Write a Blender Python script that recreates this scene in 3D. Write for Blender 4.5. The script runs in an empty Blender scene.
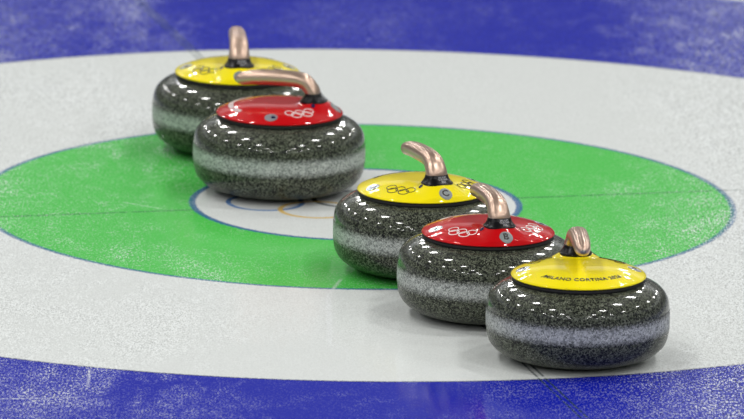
import bpy, bmesh, math, random
from mathutils import Vector, Matrix
S = bpy.context.scene
COL = S.collection
PI = math.pi

# ------------------------------------------------------------------ camera
cam_d = bpy.data.cameras.new('camera')
cam = bpy.data.objects.new('camera', cam_d); COL.objects.link(cam)
rt = Vector((0.99987501, 0.00194211, 0.01569051))
up = Vector((-0.01573593, 0.21835841, 0.97574176))
fw = Vector((0.00153116, 0.97586671, -0.21836167))
m = Matrix((rt, up, -fw)).transposed().to_4x4()
m.translation = Vector((0, -16.77977, 3.745757))
cam.matrix_world = m
cam_d.sensor_width = 36
cam_d.lens = 10650.017 * 36 / 744
cam_d.clip_start = 1; cam_d.clip_end = 500
cam_d.dof.use_dof = True
cam_d.dof.focus_distance = 16.35
cam_d.dof.aperture_fstop = 8.0
S.camera = cam

# ------------------------------------------------------------------ exposure
S.view_settings.view_transform = 'Standard'
S.view_settings.look = 'None'
S.view_settings.exposure = 0.0
S.view_settings.gamma = 1
S.view_settings.use_curve_mapping = False

# ------------------------------------------------------------------ world: the arena seen from the ice
W = bpy.data.worlds.new('arena'); S.world = W; W.use_nodes = True
nt = W.node_tree; nt.nodes.clear()
out = nt.nodes.new('ShaderNodeOutputWorld'); bg = nt.nodes.new('ShaderNodeBackground')
tc = nt.nodes.new('ShaderNodeTexCoord'); sp = nt.nodes.new('ShaderNodeSeparateXYZ')
rp = nt.nodes.new('ShaderNodeValToRGB')
nt.links.new(tc.outputs['Generated'], sp.inputs[0])
nt.links.new(sp.outputs['Z'], rp.inputs[0])
nt.links.new(rp.outputs[0], bg.inputs[0]); nt.links.new(bg.outputs[0], out.inputs[0])
e = rp.color_ramp.elements
e[0].position = 0.0; e[0].color = (.07, .08, .085, 1)     # dark boards and seats
e[1].position = 1.0; e[1].color = (.012, .013, .014, 1)    # roof
for pos, v in ((.15, .08), (.20, .14), (.262, .15), (.30, .75), (.35, .60), (.42, .03)):   # lit stands above them
    x = e.new(pos); x.color = (v * .94, v * .98, v, 1)
bg.inputs[1].default_value = 1.0

# ------------------------------------------------------------------ the hall's ceiling lights
LD = bpy.data.lights.new('arena_ceiling_lamp', 'AREA')
LD.shape = 'RECTANGLE'; LD.size = 1.15; LD.size_y = 0.5
LD.energy = 202; LD.color = (1.0, .99, .97)
for lx in (-11.0, -4.2, 4.6, 11.0):
    for iy in range(-4, 5):
        o = bpy.data.objects.new('arena_ceiling_lamp', LD); COL.objects.link(o)
        o.location = (lx, iy * 6.2 + 1.0, 9.0)

# ------------------------------------------------------------------ node helpers
class NG:
    def __init__(s, name):
        s.mat = bpy.data.materials.new(name); s.mat.use_nodes = True
        s.t = s.mat.node_tree; s.t.nodes.clear()
        s.out = s.t.nodes.new('ShaderNodeOutputMaterial')
        s.b = s.t.nodes.new('ShaderNodeBsdfPrincipled')
        s.t.links.new(s.b.outputs[0], s.out.inputs[0])
    def n(s, kind, **kw):
        o = s.t.nodes.new(kind)
        for k, v in kw.items(): setattr(o, k, v)
        return o
    def put(s, sock, v):
        if isinstance(v, bpy.types.NodeSocket): s.t.links.new(v, sock)
        else: sock.default_value = v
    def math(s, op, a, b=0.0, c=None, clamp=False):
        o = s.n('ShaderNodeMath', operation=op, use_clamp=clamp)
        s.put(o.inputs[0], a); s.put(o.inputs[1], b)
        if c is not None: s.put(o.inputs[2], c)
        return o.outputs[0]
    def mix(s, f, a, b):
        o = s.n('ShaderNodeMix', data_type='RGBA')
        s.put(o.inputs[0], f); s.put(o.inputs[6], a); s.put(o.inputs[7], b)
        return o.outputs[2]
    def ramp(s, v, stops):
        o = s.n('ShaderNodeValToRGB'); s.put(o.inputs[0], v)
        el = o.color_ramp.elements
        while len(el) > 1: el.remove(el[-1])
        el[0].position, c = stops[0][0], stops[0][1]
        el[0].color = c if len(c) == 4 else (*c, 1)
        for p, c in stops[1:]:
            q = el.new(p); q.color = c if len(c) == 4 else (*c, 1)
        return o.outputs[0]
    def noise(s, vec, scale, detail=2, rough=.5, dist=0):
        o = s.n('ShaderNodeTexNoise'); s.put(o.inputs['Vector'], vec)
        o.inputs['Scale'].default_value = scale; o.inputs['Detail'].default_value = detail
        o.inputs['Roughness'].default_value = rough; o.inputs['Distortion'].default_value = dist
        return o.outputs[0]
    def step(s, v, a, b):   # smooth 0..1 as v goes a -> b
        o = s.n('ShaderNodeMapRange', interpolation_type='SMOOTHSTEP')
        s.put(o.inputs[0], v); o.inputs[1].default_value = a; o.inputs[2].default_value = b
        return o.outputs[0]
    def band(s, v, lo, hi, w):   # 1 inside lo..hi
        return s.math('MULTIPLY', s.step(v, lo - w, lo + w), s.step(v, hi + w, hi - w))
def c4(r, g, b): return (r, g, b, 1)
def simple(name, col, rough=.4, metal=0, coat=0, spec=.5):
    g = NG(name); g.b.inputs['Base Color'].default_value = c4(*col)
    g.b.inputs['Roughness'].default_value = rough; g.b.inputs['Metallic'].default_value = metal
    g.b.inputs['Coat Weight'].default_value = coat; g.b.inputs['Coat Roughness'].default_value = .04; g.b.inputs['Coat IOR'].default_value = 1.36
    g.b.inputs['Specular IOR Level'].default_value = spec
    return g.mat

# ------------------------------------------------------------------ ice with the painted house
TRAILS = [(-.042, -.66, -.021, -.541, .0045), (-.036, -.99, -.041, -.64, .007), (-.525, -1.371, -.40, -1.35, .004), (-.397, -1.28, -.397, -1.17, .004), (-.375, -.015, -.31, -.06, .003), (-.539, -.991, -.448, -.972, .003)]
def make_ice():
    g = NG('painted_ice')
    tco = g.n('ShaderNodeTexCoord').outputs['Object']
    sx = g.n('ShaderNodeSeparateXYZ'); g.put(sx.inputs[0], tco)
    X, Y = sx.outputs[0], sx.outputs[1]
    # paint edges waver a little under the pebbled surface
    wob = g.math('MULTIPLY', g.math('SUBTRACT', g.noise(tco, 160, 2), .5), .007)
    R = g.math('ADD', g.math('SQRT', g.math('ADD', g.math('MULTIPLY', X, X), g.math('MULTIPLY', Y, Y))), wob)
    white = c4(.76, .79, .775); green = c4(.085, .59, .088); blue = c4(.003, .010, .40); line = c4(.03, .13, .33)
    w = .002
    col = g.mix(g.step(R, .2636 - w, .2636 + w), white, green)
    col = g.mix(g.step(R, .61 - w, .61 + w), col, white)
    col = g.mix(g.step(R, 1.224 - w, 1.224 + w), col, blue)
    col = g.mix(g.step(R, 1.83 - w, 1.83 + w), col, white)
    dark = g.math('MULTIPLY', g.band(R, 1.2205, 1.2275, .0015), .55)
    col = g.mix(dark, col, c4(.01, .015, .09))
    col = g.mix(g.math('MULTIPLY', g.band(R, .2585, .2695, .0015), .9), col, line)
    col = g.mix(g.math('MULTIPLY', g.band(R, .6045, .6145, .0015), .75), col, line)
    # five rings painted in the button, their row lying along the tee line
    a = math.radians(13.5); ca, sa = math.cos(a), math.sin(a)
    U = g.math('ADD', g.math('MULTIPLY', X, ca), g.math('MULTIPLY', Y, sa))
    V = g.math('SUBTRACT', g.math('MULTIPLY', Y, ca), g.math('MULTIPLY', X, sa))
    for (u, v, c) in ((-.142, .035, (.01, .16, .50)), (0, .035, (.02, .03, .04)), (.142, .035, (.75, .03, .05)),
                      (-.071, -.032, (.80, .50, .06)), (.071, -.032, (.02, .42, .12))):
        du = g.math('SUBTRACT', U, u); dv = g.math('SUBTRACT', V, v)
        rr = g.math('SQRT', g.math('ADD', g.math('MULTIPLY', du, du), g.math('MULTIPLY', dv, dv)))
        col = g.mix(g.math('MULTIPLY', g.band(rr, .0555, .0640, .0012), .85), col, c4(*c))
    # tee line and centre line
    nz = g.step(g.noise(tco, 75, 3), .30, .50)
    tl = g.math('MULTIPLY', g.band(V, -.0045, .0045, .0018), g.math('MULTIPLY', nz, .5))
    tl = g.math('MULTIPLY', tl, g.step(R, .262, .27))
    col = g.mix(tl, col, c4(.02, .07, .06))
    cl = g.math('MULTIPLY', g.math('MAXIMUM', g.band(U, -.007, -.003, .001), g.band(U, .003, .007, .001)), g.math('MULTIPLY', nz, .75))
    cl = g.math('MULTIPLY', cl, g.step(R, .262, .27))
    col = g.mix(cl, col, c4(.02, .05, .06))
    # frost on pebble tops; its patches also paint glare and glints into the colour
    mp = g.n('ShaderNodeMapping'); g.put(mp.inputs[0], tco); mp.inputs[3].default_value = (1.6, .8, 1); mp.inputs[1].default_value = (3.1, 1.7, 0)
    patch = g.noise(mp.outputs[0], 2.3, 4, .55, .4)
    scuff_glint = g.noise(mp.outputs[0], 14, 4, .65, .5)
    glint_right = g.step(X, .38, .66)                 # frost and painted glints beyond the front stone's reflection
    glint_left = g.step(X, -.25, -.75)  # left side: frost with pale glare painted in
    amt = g.math('ADD', g.math('MULTIPLY', g.step(patch, .46, .68), .52), g.math('MULTIPLY', g.step(scuff_glint, .46, .72), .30))
    reflect_gap = g.math('SUBTRACT', 1.0, g.math('MULTIPLY', g.band(X, -.20, .43, .09), .72))   # frost and glints thinned to paint the front stone's clear reflection
    amt = g.math('MULTIPLY', amt, reflect_gap)
    amt = g.math('ADD', amt, g.math('MULTIPLY', glint_right, .60), clamp=True)
    amt = g.math('ADD', amt, g.math('MULTIPLY', glint_left, .40), clamp=True)
    m2 = g.n('ShaderNodeMapping'); g.put(m2.inputs[0], tco); m2.inputs[3].default_value = (1, .33, 1)
    fleck = g.noise(m2.outputs[0], 300, 2, .6)
    fleck2 = g.noise(m2.outputs[0], 520, 1, .5)
    fl_ = g.math('ADD', g.math('MULTIPLY', fleck, .6), g.math('MULTIPLY', fleck2, .4))
    clump = g.math('ADD', fl_, g.math('MULTIPLY', g.math('SUBTRACT', scuff_glint, .5), .12))
    speck = g.step(clump, .53, .57)  # white flecks: frost, with glints painted as colour
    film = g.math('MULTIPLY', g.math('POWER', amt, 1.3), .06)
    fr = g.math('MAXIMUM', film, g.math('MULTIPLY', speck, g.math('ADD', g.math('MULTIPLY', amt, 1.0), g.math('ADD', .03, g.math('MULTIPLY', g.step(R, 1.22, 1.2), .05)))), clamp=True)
    # thin white trails scraped by stones and brooms: (x0, y0, x1, y1, half width)
    for (x0, y0, x1, y1, hw) in TRAILS:
        L = math.hypot(x1 - x0, y1 - y0); ux, uy = (x1 - x0) / L, (y1 - y0) / L
        along = g.math('ADD', g.math('MULTIPLY', g.math('SUBTRACT', X, x0), ux), g.math('MULTIPLY', g.math('SUBTRACT', Y, y0), uy))
        acr = g.math('ABSOLUTE', g.math('SUBTRACT', g.math('MULTIPLY', g.math('SUBTRACT', Y, y0), ux), g.math('MULTIPLY', g.math('SUBTRACT', X, x0), uy)))
        k = g.math('MULTIPLY', g.band(along, 0, L, L * .12), g.step(acr, hw, hw * .2))
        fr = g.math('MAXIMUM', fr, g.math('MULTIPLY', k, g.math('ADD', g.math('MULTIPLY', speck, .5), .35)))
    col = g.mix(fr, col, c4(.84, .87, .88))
    # scraped trails left by stones
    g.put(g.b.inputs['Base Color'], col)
    g.b.inputs['Roughness'].default_value = .6
    g.b.inputs['Specular IOR Level'].default_value = 0
    g.b.inputs['Coat Weight'].default_value = 1; g.b.inputs['Coat IOR'].default_value = 1.33
    g.b.inputs['Coat Roughness'].default_value = .07
    # pebble facets: tiny tilts of the surface that glint where they catch the lit stands and lamps
    m3 = g.n('ShaderNodeMapping'); g.put(m3.inputs[0], tco); m3.inputs[3].default_value = (1, .30, 1)
    fn = g.n('ShaderNodeTexNoise'); g.put(fn.inputs['Vector'], m3.outputs[0])
    fn.inputs['Scale'].default_value = 460; fn.inputs['Detail'].default_value = 1
    sub = g.n('ShaderNodeVectorMath', operation='SUBTRACT'); g.put(sub.inputs[0], fn.outputs['Color']); sub.inputs[1].default_value = (.5, .5, .5)
    scl = g.n('ShaderNodeVectorMath', operation='SCALE'); g.put(scl.inputs[0], sub.outputs[0])
    g.put(scl.inputs['Scale'], g.math('ADD', g.math('MULTIPLY', amt, .60), .10))
    flat = g.n('ShaderNodeVectorMath', operation='MULTIPLY'); g.put(flat.inputs[0], scl.outputs[0]); flat.inputs[1].default_value = (1, 1, 0)
    geo = g.n('ShaderNodeNewGeometry')
    add = g.n('ShaderNodeVectorMath', operation='ADD'); g.put(add.inputs[0], geo.outputs['Normal']); g.put(add.inputs[1], flat.outputs[0])
    nrm = g.n('ShaderNodeVectorMath', operation='NORMALIZE'); g.put(nrm.inputs[0], add.outputs[0])
    g.put(g.b.inputs['Coat Normal'], nrm.outputs[0])
    return g.mat

bm = bmesh.new()
q = 40
bmesh.ops.create_grid(bm, x_segments=8, y_segments=8, size=q)
me = bpy.data.meshes.new('floor'); bm.to_mesh(me); bm.free()
fl = bpy.data.objects.new('floor', me); COL.objects.link(fl)
me.materials.append(make_ice()); fl['kind'] = 'structure'
fl['label'] = 'pebbled ice sheet with painted blue, white and green rings'

# ------------------------------------------------------------------ stone materials
def make_granite(name, polished=True):
    g = NG(name)
    tco = g.n('ShaderNodeTexCoord').outputs['Object']
    oi = g.n('ShaderNodeObjectInfo')
    ad = g.n('ShaderNodeVectorMath', operation='ADD'); g.put(ad.inputs[0], tco)
    sc = g.n('ShaderNodeVectorMath', operation='SCALE'); g.put(sc.inputs[0], oi.outputs['Location']); sc.inputs['Scale'].default_value = 7.3
    g.put(ad.inputs[1], sc.outputs[0])
    P = ad.outputs[0]
    v = g.n('ShaderNodeTexVoronoi'); g.put(v.inputs['Vector'], P); v.inputs['Scale'].default_value = 600
    s = g.n('ShaderNodeSeparateColor'); g.put(s.inputs[0], v.outputs['Color'])
    cell = s.outputs[0]
    v2 = g.n('ShaderNodeTexVoronoi'); g.put(v2.inputs['Vector'], P); v2.inputs['Scale'].default_value = 300
    s2 = g.n('ShaderNodeSeparateColor'); g.put(s2.inputs[0], v2.outputs['Color'])
    if polished:
        c = g.ramp(cell, [(0, (.004, .005, .004)), (.30, (.010, .012, .009)), (.38, (.055, .063, .043)), (.76, (.095, .107, .075)), (.92, (.15, .165, .12)), (1, (.20, .21, .165))])
        c = g.mix(g.math('MULTIPLY', g.step(s2.outputs[1], .80, .84), .85), c, c4(.012, .013, .012))
    else:
        c = g.ramp(cell, [(0, (.12, .13, .125)), (.26, (.30, .32, .31)), (.65, (.43, .455, .44)), (1, (.62, .64, .615))])
        c = g.mix(g.math('MULTIPLY', g.step(s2.outputs[1], .84, .88), .55), c, c4(.09, .10, .10))
    if not polished:   # the ground band fades into the polished stone at both edges
        sx = g.n('ShaderNodeSeparateXYZ'); g.put(sx.inputs[0], tco)
        z = g.math('ADD', sx.outputs[2], g.math('MULTIPLY', g.math('SUBTRACT', g.noise(P, 260, 2), .5), .012))
        b = g.band(z, .0545, .0765, .0065)
        dk = g.ramp(cell, [(0, (.006, .007, .006)), (.36, (.016, .018, .015)), (.46, (.055, .062, .05)), (.74, (.09, .10, .08)), (1, (.25, .26, .22))])
        c = g.mix(b, dk, c)
        g.put(g.b.inputs['Roughness'], g.math('ADD', g.math('MULTIPLY', b, .27), .25))
    else:
        g.b.inputs['Roughness'].default_value = .38
    g.put(g.b.inputs['Base Color'], c)
    g.b.inputs['Specular IOR Level'].default_value = .1 if polished else .2
    g.b.inputs['Coat Weight'].default_value = .0
    if polished:   # less coat on the side below the band than on the shoulder
        sz = g.n('ShaderNodeSeparateXYZ'); g.put(sz.inputs[0], tco)
        g.put(g.b.inputs['Coat Weight'], g.math('ADD', g.math('MULTIPLY', g.step(sz.outputs[2], .050, .075), .65), .35))
    g.b.inputs['Coat Roughness'].default_value = .07; g.b.inputs['Coat IOR'].default_value = 1.42
    return g.mat
M = {
 'granite': make_granite('polished_granite'),
 'band': make_granite('ground_granite', False),
 'yellow': simple('yellow_plastic', (.92, .77, .003), .45, 0, .9, .08),
 'red': simple('red_plastic', (.52, .001, .004), .45, 0, .9, .06),
 'black': simple('black_plastic', (.004, .004, .005), .30, 0, 0, .25),
 'gasket': simple('black_rubber', (.008, .008, .008), .7),
 'ink': simple('black_ink', (.015, .013, .012), .4),
 'white': simple('white_ink', (.80, .78, .77), .4),
 'smallink': simple('grey_ink', (.42, .42, .44), .5),
 'silver': simple('silver_foil', (.52, .54, .58), .30, .7),
 'navy': simple('navy_lens', (.01, .015, .06), .2),
 'grey': simple('grey_sticker', (.20, .23, .23), .4),
 'cap': simple('grey_metal', (.20, .20, .20), .35, .6),
}
g = NG('rose_gold_metal')
g.b.inputs['Base Color'].default_value = c4(.60, .43, .335)
g.b.inputs['Metallic'].default_value = .85; g.b.inputs['Roughness'].default_value = .34
g.b.inputs['Coat Weight'].default_value = .2; g.b.inputs['Coat Roughness'].default_value = .12
M['copper'] = g.mat

# ------------------------------------------------------------------ mesh helpers
def link(name, bm, mat, parent=None, smooth=True, recalc=True):
    me = bpy.data.meshes.new(name)
    if recalc: bmesh.ops.recalc_face_normals(bm, faces=bm.faces)
    bm.to_mesh(me); bm.free()
    me.materials.append(mat)
    if smooth:
        for p in me.polygons: p.use_smooth = True
    o = bpy.data.objects.new(name, me); COL.objects.link(o); o.parent = parent
    return o
def lathe(prof, n=144, fz=None):
    bm = bmesh.new(); rings = []
    for (r, z) in prof:
        if r < 1e-6:
            rings.append([bm.verts.new((0, 0, z + (fz(0, 0) if fz else 0)))])
        else:
            rg = []
            for i in range(n):
                a = 2 * PI * i / n; x, y = r * math.cos(a), r * math.sin(a)
                rg.append(bm.verts.new((x, y, z + (fz(x, y) if fz else 0))))
            rings.append(rg)
    for A, B in zip(rings, rings[1:]):
        for i in range(n):
            j = (i + 1) % n
            if len(A) == 1 and len(B) == 1: continue
            if len(A) == 1: bm.faces.new((A[0], B[i], B[j]))
            elif len(B) == 1: bm.faces.new((A[i], A[j], B[0]))
            else: bm.faces.new((A[i], A[j], B[j], B[i]))
    return bm

# stone profile (metres): belly radius .1395, two super-elliptic halves
RB, ZB = .1395, .064
def stone_profile():
    P = []
    N = 44
    for k in range(N + 1):
        t = PI / 2 * k / N
        P.append((RB * math.sin(t) ** (2 / 3.8), ZB * (1 - math.cos(t) ** (2 / 3.3)) if k < N else ZB))
    for k in range(N - 1, -1, -1):
        t = PI / 2 * k / N
        P.append((RB * math.sin(t) ** (2 / 3.0), ZB + .0655 * math.cos(t) ** (2 / 3.9)))
    P[0] = (0, 0); P[-1] = (0, ZB + .0655)
    return P
SP = stone_profile()
def radius_at(z):
    best = RB
    for (r0, z0), (r1, z1) in zip(SP, SP[1:]):
        if z0 <= z <= z1 and r0 > .12 and z1 > z0:
            best = r0 + (r1 - r0) * (z - z0) / (z1 - z0)
    return best

RIM = .132          # height of the cover's rim
DOME = [(0, .0166), (.015, .0166), (.03, .0163), (.045, .0152), (.06, .0134), (.075, .0100), (.085, .0070), (.092, .0044), (.097, .0023), (.1005, .0008), (.1025, -.0010)]
ROOT = .0560
def dome_z(x, y):
    r = math.hypot(x, y)
    h = DOME[-1][1]
    for (r0, h0), (r1, h1) in zip(DOME, DOME[1:]):
        if r0 <= r <= r1:
            h = h0 + (h1 - h0) * (r - r0) / (r1 - r0); break
    return h + swell(x, y)
def swell(x, y):    # the cover rises in a cone to meet the handle's foot
    r = math.hypot(x, y)
    b = DOME[-1][1]
    for (r0, h0), (r1, h1) in zip(DOME, DOME[1:]):
        if r0 <= r <= r1:
            b = h0 + (h1 - h0) * (r - r0) / (r1 - r0); break
    d = math.hypot(x - .0545, y)
    D = .0485 + .006 * min(1, abs(y) / .03)
    a = .0222 * (1 - max(0, d - .0215) / (D - .0215))
    if d < .0215: a = .0222
    a -= .22 * max(0, min(.024, .0545 - x)) * max(0, 1 - max(0, d - .0215) / .02)
    k = 900
    m = max(a, b)
    h = m + math.log(math.exp((a - m) * k) + math.exp((b - m) * k)) / k
    f = max(0, min(1, (.1020 - r) / .004))
    return (h - b) * f

def cover_bm():
    fine = []
    for (r0, h0), (r1, h1) in zip(DOME, DOME[1:]):
        for k in range(5):
            t = k / 5; fine.append((r0 + (r1 - r0) * t, h0 + (h1 - h0) * t))
    fine.append(DOME[-1])
    # smooth the polyline
    for _ in range(6):
        fine = [fine[0]] + [(fine[i][0], (fine[i - 1][1] + 2 * fine[i][1] + fine[i + 1][1]) / 4) for i in range(1, len(fine) - 1)] + [fine[-1]]
    prof = [(r, RIM + h) for r, h in fine]
    prof += [(.1028, RIM - .0016), (.1026, RIM - .0023), (.1016, RIM - .0027), (.096, RIM - .0027), (.05, RIM - .0027), (0, RIM - .0027)]
    cut = len(fine)
    bm = lathe(prof[:cut], 160, swell)
    b2 = lathe(prof[cut - 1:], 160)
    me = bpy.data.meshes.new('t'); b2.to_mesh(me); b2.free(); bm.from_mesh(me); bpy.data.meshes.remove(me)
    bmesh.ops.remove_doubles(bm, verts=bm.verts, dist=1e-5)
    return bm

def sweep(path, n=48, groove=False):
    """path: (u, h, half thickness in plane, half width), closed at both ends"""
    # resample with Catmull-Rom
    pts = []
    for i in range(len(path) - 1):
        p0 = path[max(i - 1, 0)]; p1 = path[i]; p2 = path[i + 1]; p3 = path[min(i + 2, len(path) - 1)]
        for k in range(6):
            t = k / 6
            pts.append([.5 * (2 * b + (c - a) * t + (2 * a - 5 * b + 4 * c - d) * t * t + (3 * b - a - 3 * c + d) * t ** 3) for a, b, c, d in zip(p0, p1, p2, p3)])
    pts.append(list(path[-1]))
    bm = bmesh.new(); rings = []
    for i, (u, h, a, b) in enumerate(pts):
        A = pts[max(i - 1, 0)]; B = pts[min(i + 1, len(pts) - 1)]
        du, dh = B[0] - A[0], B[1] - A[1]; L = math.hypot(du, dh)
        nu, nh = dh / L, -du / L           # outward (upper) normal of the bend
        s = i / (len(pts) - 1)
        rg = []
        for k in range(n):
            t = 2 * PI * k / n
            f = 1.0
            if groove:
                fade = max(0, min(1, (s - .12) / .22)) * max(0, min(1, (1 - s) / .15))
                for c in (PI / 2 - .22, PI / 2 + .22, PI / 2 - .72, PI / 2 + .72):
                    d = (t - c)
                    f -= .035 * fade * math.exp(-(d / .09) ** 2)
            ca, sa = math.cos(t), math.sin(t)
            # squarer than an ellipse
            q = 2 / 2.35
            x = math.copysign(abs(ca) ** q, ca) * b * f; y = math.copysign(abs(sa) ** q, sa) * a * f
            rg.append(bm.verts.new((u + nu * y, x, RIM + h + nh * y)))
        rings.append(rg)
    for A, B in zip(rings, rings[1:]):
        for k in range(n):
            j = (k + 1) % n; bm.faces.new((A[k], A[j], B[j], B[k]))
    bm.faces.new(rings[0]); bm.faces.new(rings[-1])
    return bm

GRIP = [(.0545, .0315, .0118, .0176), (.0535, .0355, .0118, .0172), (.0500, .0410, .0118, .0166), (.0455, .0465, .0120, .0160), (.0390, .0512, .0124, .0155),
        (.0280, .0540, .0125, .0150), (.0120, .0552, .0126, .0146), (-.0100, .0556, .0126, .0142), (-.0300, .0551, .0122, .0138),
        (-.0470, .0539, .0115, .0130), (-.0590, .0518, .0106, .0118), (-.0670, .0506, .0086, .0094), (-.0712, .0501, .0056, .0060), (-.0732, .0498, .0020, .0022)]

CL = [(.0560, .0150, .0222, .0250), (.0560, .0213, .0220, .0247), (.0557, .0224, .0205, .0232), (.0551, .0255, .0175, .0208), (.0546, .0290, .0142, .0190), (.0542, .0330, .0126, .0181), (.0541, .0338, .0118, .0174)]
def collar_at(h):
    for A, B in zip(CL, CL[1:]):
        if A[1] <= h <= B[1]:
            t = (h - A[1]) / (B[1] - A[1])
            return [A[i] + (B[i] - A[i]) * t for i in (0, 2, 3)]
    return [CL[-1][i] for i in (0, 2, 3)]
def collar_bm():
    bm = bmesh.new(); rings = []; n = 56
    hs = sorted(set([a[1] for a in CL] + [.015 + k * .0012 for k in range(15)]))
    for h in hs:
        c, ru, rv = collar_at(h); q = 2 / 2.35
        rings.append([bm.verts.new((c + math.copysign(abs(math.cos(2 * PI * k / n)) ** q, math.cos(2 * PI * k / n)) * ru,
                                    math.copysign(abs(math.sin(2 * PI * k / n)) ** q, math.sin(2 * PI * k / n)) * rv, RIM + h)) for k in range(n)])
    for A, B in zip(rings, rings[1:]):
        for k in range(n):
            j = (k + 1) % n; bm.faces.new((A[k], A[j], B[j], B[k]))
    bm.faces.new(rings[0]); bm.faces.new(rings[-1])
    return bm

def text_bm(txt, size, spacing=1.0, weight=.012):
    cu = bpy.data.curves.new('t', 'FONT'); cu.body = txt; cu.size = size
    cu.align_x = 'CENTER'; cu.align_y = 'CENTER'; cu.space_character = spacing; cu.offset = size * weight
    o = bpy.data.objects.new('t', cu); COL.objects.link(o)
    bpy.context.view_layer.update()
    dg = bpy.context.evaluated_depsgraph_get()
    me = bpy.data.meshes.new_from_object(o.evaluated_get(dg))
    bm = bmesh.new(); bm.from_mesh(me)
    bpy.data.objects.remove(o); bpy.data.curves.remove(cu); bpy.data.meshes.remove(me)
    bmesh.ops.triangulate(bm, faces=bm.faces)
    return bm
def rings_bm(rad, wid):
    bm = bmesh.new()
    for (cx, cy) in ((-2.36 * rad, .5 * rad), (0, .5 * rad), (2.36 * rad, .5 * rad), (-1.18 * rad, -.56 * rad), (1.18 * rad, -.56 * rad)):
        n = 28; a = []; b = []
        for k in range(n):
            t = 2 * PI * k / n
            a.append(bm.verts.new((cx + (rad - wid / 2) * math.cos(t), cy + (rad - wid / 2) * math.sin(t), 0)))
            b.append(bm.verts.new((cx + (rad + wid / 2) * math.cos(t), cy + (rad + wid / 2) * math.sin(t), 0)))
        for k in range(n):
            j = (k + 1) % n; bm.faces.new((a[k], b[k], b[j], a[j]))
    return bm
def disc_bm(rad, inner=0, n=36):
    bm = bmesh.new(); c = bm.verts.new((0, 0, 0)); prev = None
    for f in (.5, 1):
        rg = [bm.verts.new((rad * f * math.cos(2 * PI * k / n), rad * f * math.sin(2 * PI * k / n), 0)) for k in range(n)]
        for k in range(n):
            j = (k + 1) % n
            if prev: bm.faces.new((prev[k], rg[k], rg[j], prev[j]))
            else: bm.faces.new((c, rg[k], rg[j]))
        prev = rg
    return bm
def decal(name, bm, mat, parent, az, r, lift=.0006, wrap=True, thick=.0004, sy=1.0):
    """lay a flat drawing on the domed cover: its 'down' points to the rim at azimuth az (cover's own frame)"""
    for _ in range(2):
        lg = [e for e in bm.edges if e.calc_length() > .0035]
        if lg: bmesh.ops.subdivide_edges(bm, edges=lg, cuts=1); bmesh.ops.triangulate(bm, faces=bm.faces)
    ex = bmesh.ops.extrude_face_region(bm, geom=list(bm.faces))
    top = set(v for v in ex['geom'] if isinstance(v, bmesh.types.BMVert))
    for v in bm.verts:
        x, y = v.co.x, v.co.y
        if wrap: rr = r - y; a = az + x / r
        else:
            px, py = r - y * sy, x; rr = math.hypot(px, py); a = az + math.atan2(py, px)
        X, Y = rr * math.cos(a), rr * math.sin(a)
        v.co = (X, Y, RIM + dome_z(X, Y) + (lift if v in top else lift - thick - .0003))
    return link(name, bm, mat, parent, smooth=False)

def ellipsoid(cx, cy, cz, a, b, c):
    bm = bmesh.new(); bmesh.ops.create_uvsphere(bm, u_segments=24, v_segments=14, radius=1)
    for v in bm.verts: v.co = (cx + v.co.x * a, cy + v.co.y * b, cz + v.co.z * c)
    return bm

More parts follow.
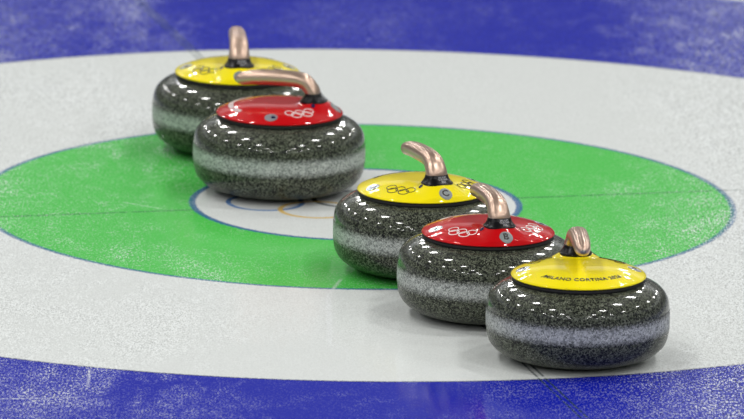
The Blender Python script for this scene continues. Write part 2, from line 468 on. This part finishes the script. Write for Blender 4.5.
# ------------------------------------------------------------------ one curling stone
LO, HI = .0480, .0830
def build_stone(loc, root_az, colour, letter, label):
    """root_az: the direction, degrees, in which the handle's foot stands off the centre"""
    t = bpy.data.objects.new('curling_stone', None); COL.objects.link(t)
    t.location = (*loc, 0); t.rotation_euler = (0, 0, math.radians(root_az)); t.empty_display_size = .1
    t['label'] = label; t['category'] = 'curling stone'; t['group'] = 'curling stones on the house'
    link('granite_body', lathe(SP), M['granite'], t)
    # ground striking band: a thin sleeve whose ends sink into the stone
    K = 24
    outer = []
    for k in range(K + 1):
        z = LO + (HI - LO) * k / K
        e_ = min(k, K - k)
        outer.append((radius_at(z) + (.00022 if e_ > 1 else (.00008 if e_ == 1 else -.00015)), z))
    inner = [(r - .003, z) for r, z in reversed(outer)]
    bd = link('striking_band', lathe(outer + inner + [outer[0]]), M['band'], t)
    bd['label'] = 'pale grey ground band round the middle of the stone'
    # black seat under the cover
    link('cover_seat', lathe([(0, .1295), (.0992, .1295), (.1012, .1260), (.1012, .1230), (.099, .1222), (0, .1222)]), M['gasket'], t)
    cv = link('cover', cover_bm(), M[colour], t)
    cv['label'] = 'glossy %s plastic cover' % colour
    ink = M['ink'] if colour == 'yellow' else M['white']
    decal('event_lettering', text_bm('\u2215MILANO CORTINA 2026', .0110, 1.10, .022), ink, cv, PI, .0800)
    for s in (-1, 1):
        decal('ring_emblem', rings_bm(.0078, .0013), ink, cv, s * math.radians(53), .0735)
        decal('foil_badge', disc_bm(.0105), M['silver'], cv, s * PI / 2, .0850, wrap=False)
        decal('badge_lens', disc_bm(.0038), M['navy'], cv, s * math.radians(87.5), .0850, lift=.0010, wrap=False)
    decal('indicator_lens', disc_bm(.0034), M['navy'], cv, math.radians(-26), .0660, lift=.0007, wrap=False)
    decal('letter_sticker', disc_bm(.0106), M['grey'], cv, 0, .0915, lift=.0006, wrap=False, sy=.80)
    if letter: decal('sticker_letter', text_bm(letter, .0160, 1.0, .022), M['ink'], cv, 0, .0912, lift=.0010, wrap=False, sy=.80)
    # handle
    co = link('handle_collar', collar_bm(), M['black'], t)
    # tiny print on the collar's outer face
    for line, z in (('MILANO', .0306), ('CORTINA', .0277), ('2026', .0248)):
        tb = text_bm(line, .0036, 1.0)
        ex = bmesh.ops.extrude_face_region(tb, geom=list(tb.faces))
        topv = set(v for v in ex['geom'] if isinstance(v, bmesh.types.BMVert))
        for v in tb.verts:
            yy = v.co.x + .004; hh = z + v.co.y
            cu_, ru, rv = collar_at(hh)
            q = (1 - abs(yy / rv) ** 2.35) ** (1 / 2.35)
            v.co = (cu_ + ru * q + (.0008 if v in topv else -.0002), yy, RIM + hh)
        link('collar_lettering', tb, M['smallink'], co, smooth=False)
    gp = link('handle_grip', sweep(GRIP, 112, True), M['copper'], t)
    gp['label'] = 'rose gold gooseneck grip'
    link('end_cap', ellipsoid(-.0722, 0, RIM + .0499, .0022, .0048, .0038), M['cap'], t)
    return t

build_stone((.3393, -1.0519), 94, 'yellow', '', 'yellow covered granite curling stone in front of the others, beside the wide blue ring')
build_stone((.2047, -.7665), -73, 'red', 'B', 'red covered granite curling stone between two yellow ones, letter B on its cover')
build_stone((.1044, -.4696), -67, 'yellow', 'C', 'yellow covered granite curling stone with letter C, behind the red letter B stone')
build_stone((-.1255, .0901), -9, 'red', '', 'red covered granite curling stone standing on the painted white button, handle sideways')
build_stone((-.1986, .4011), -86.5, 'yellow', '', 'yellow covered granite curling stone farthest back, half hidden behind a red one')
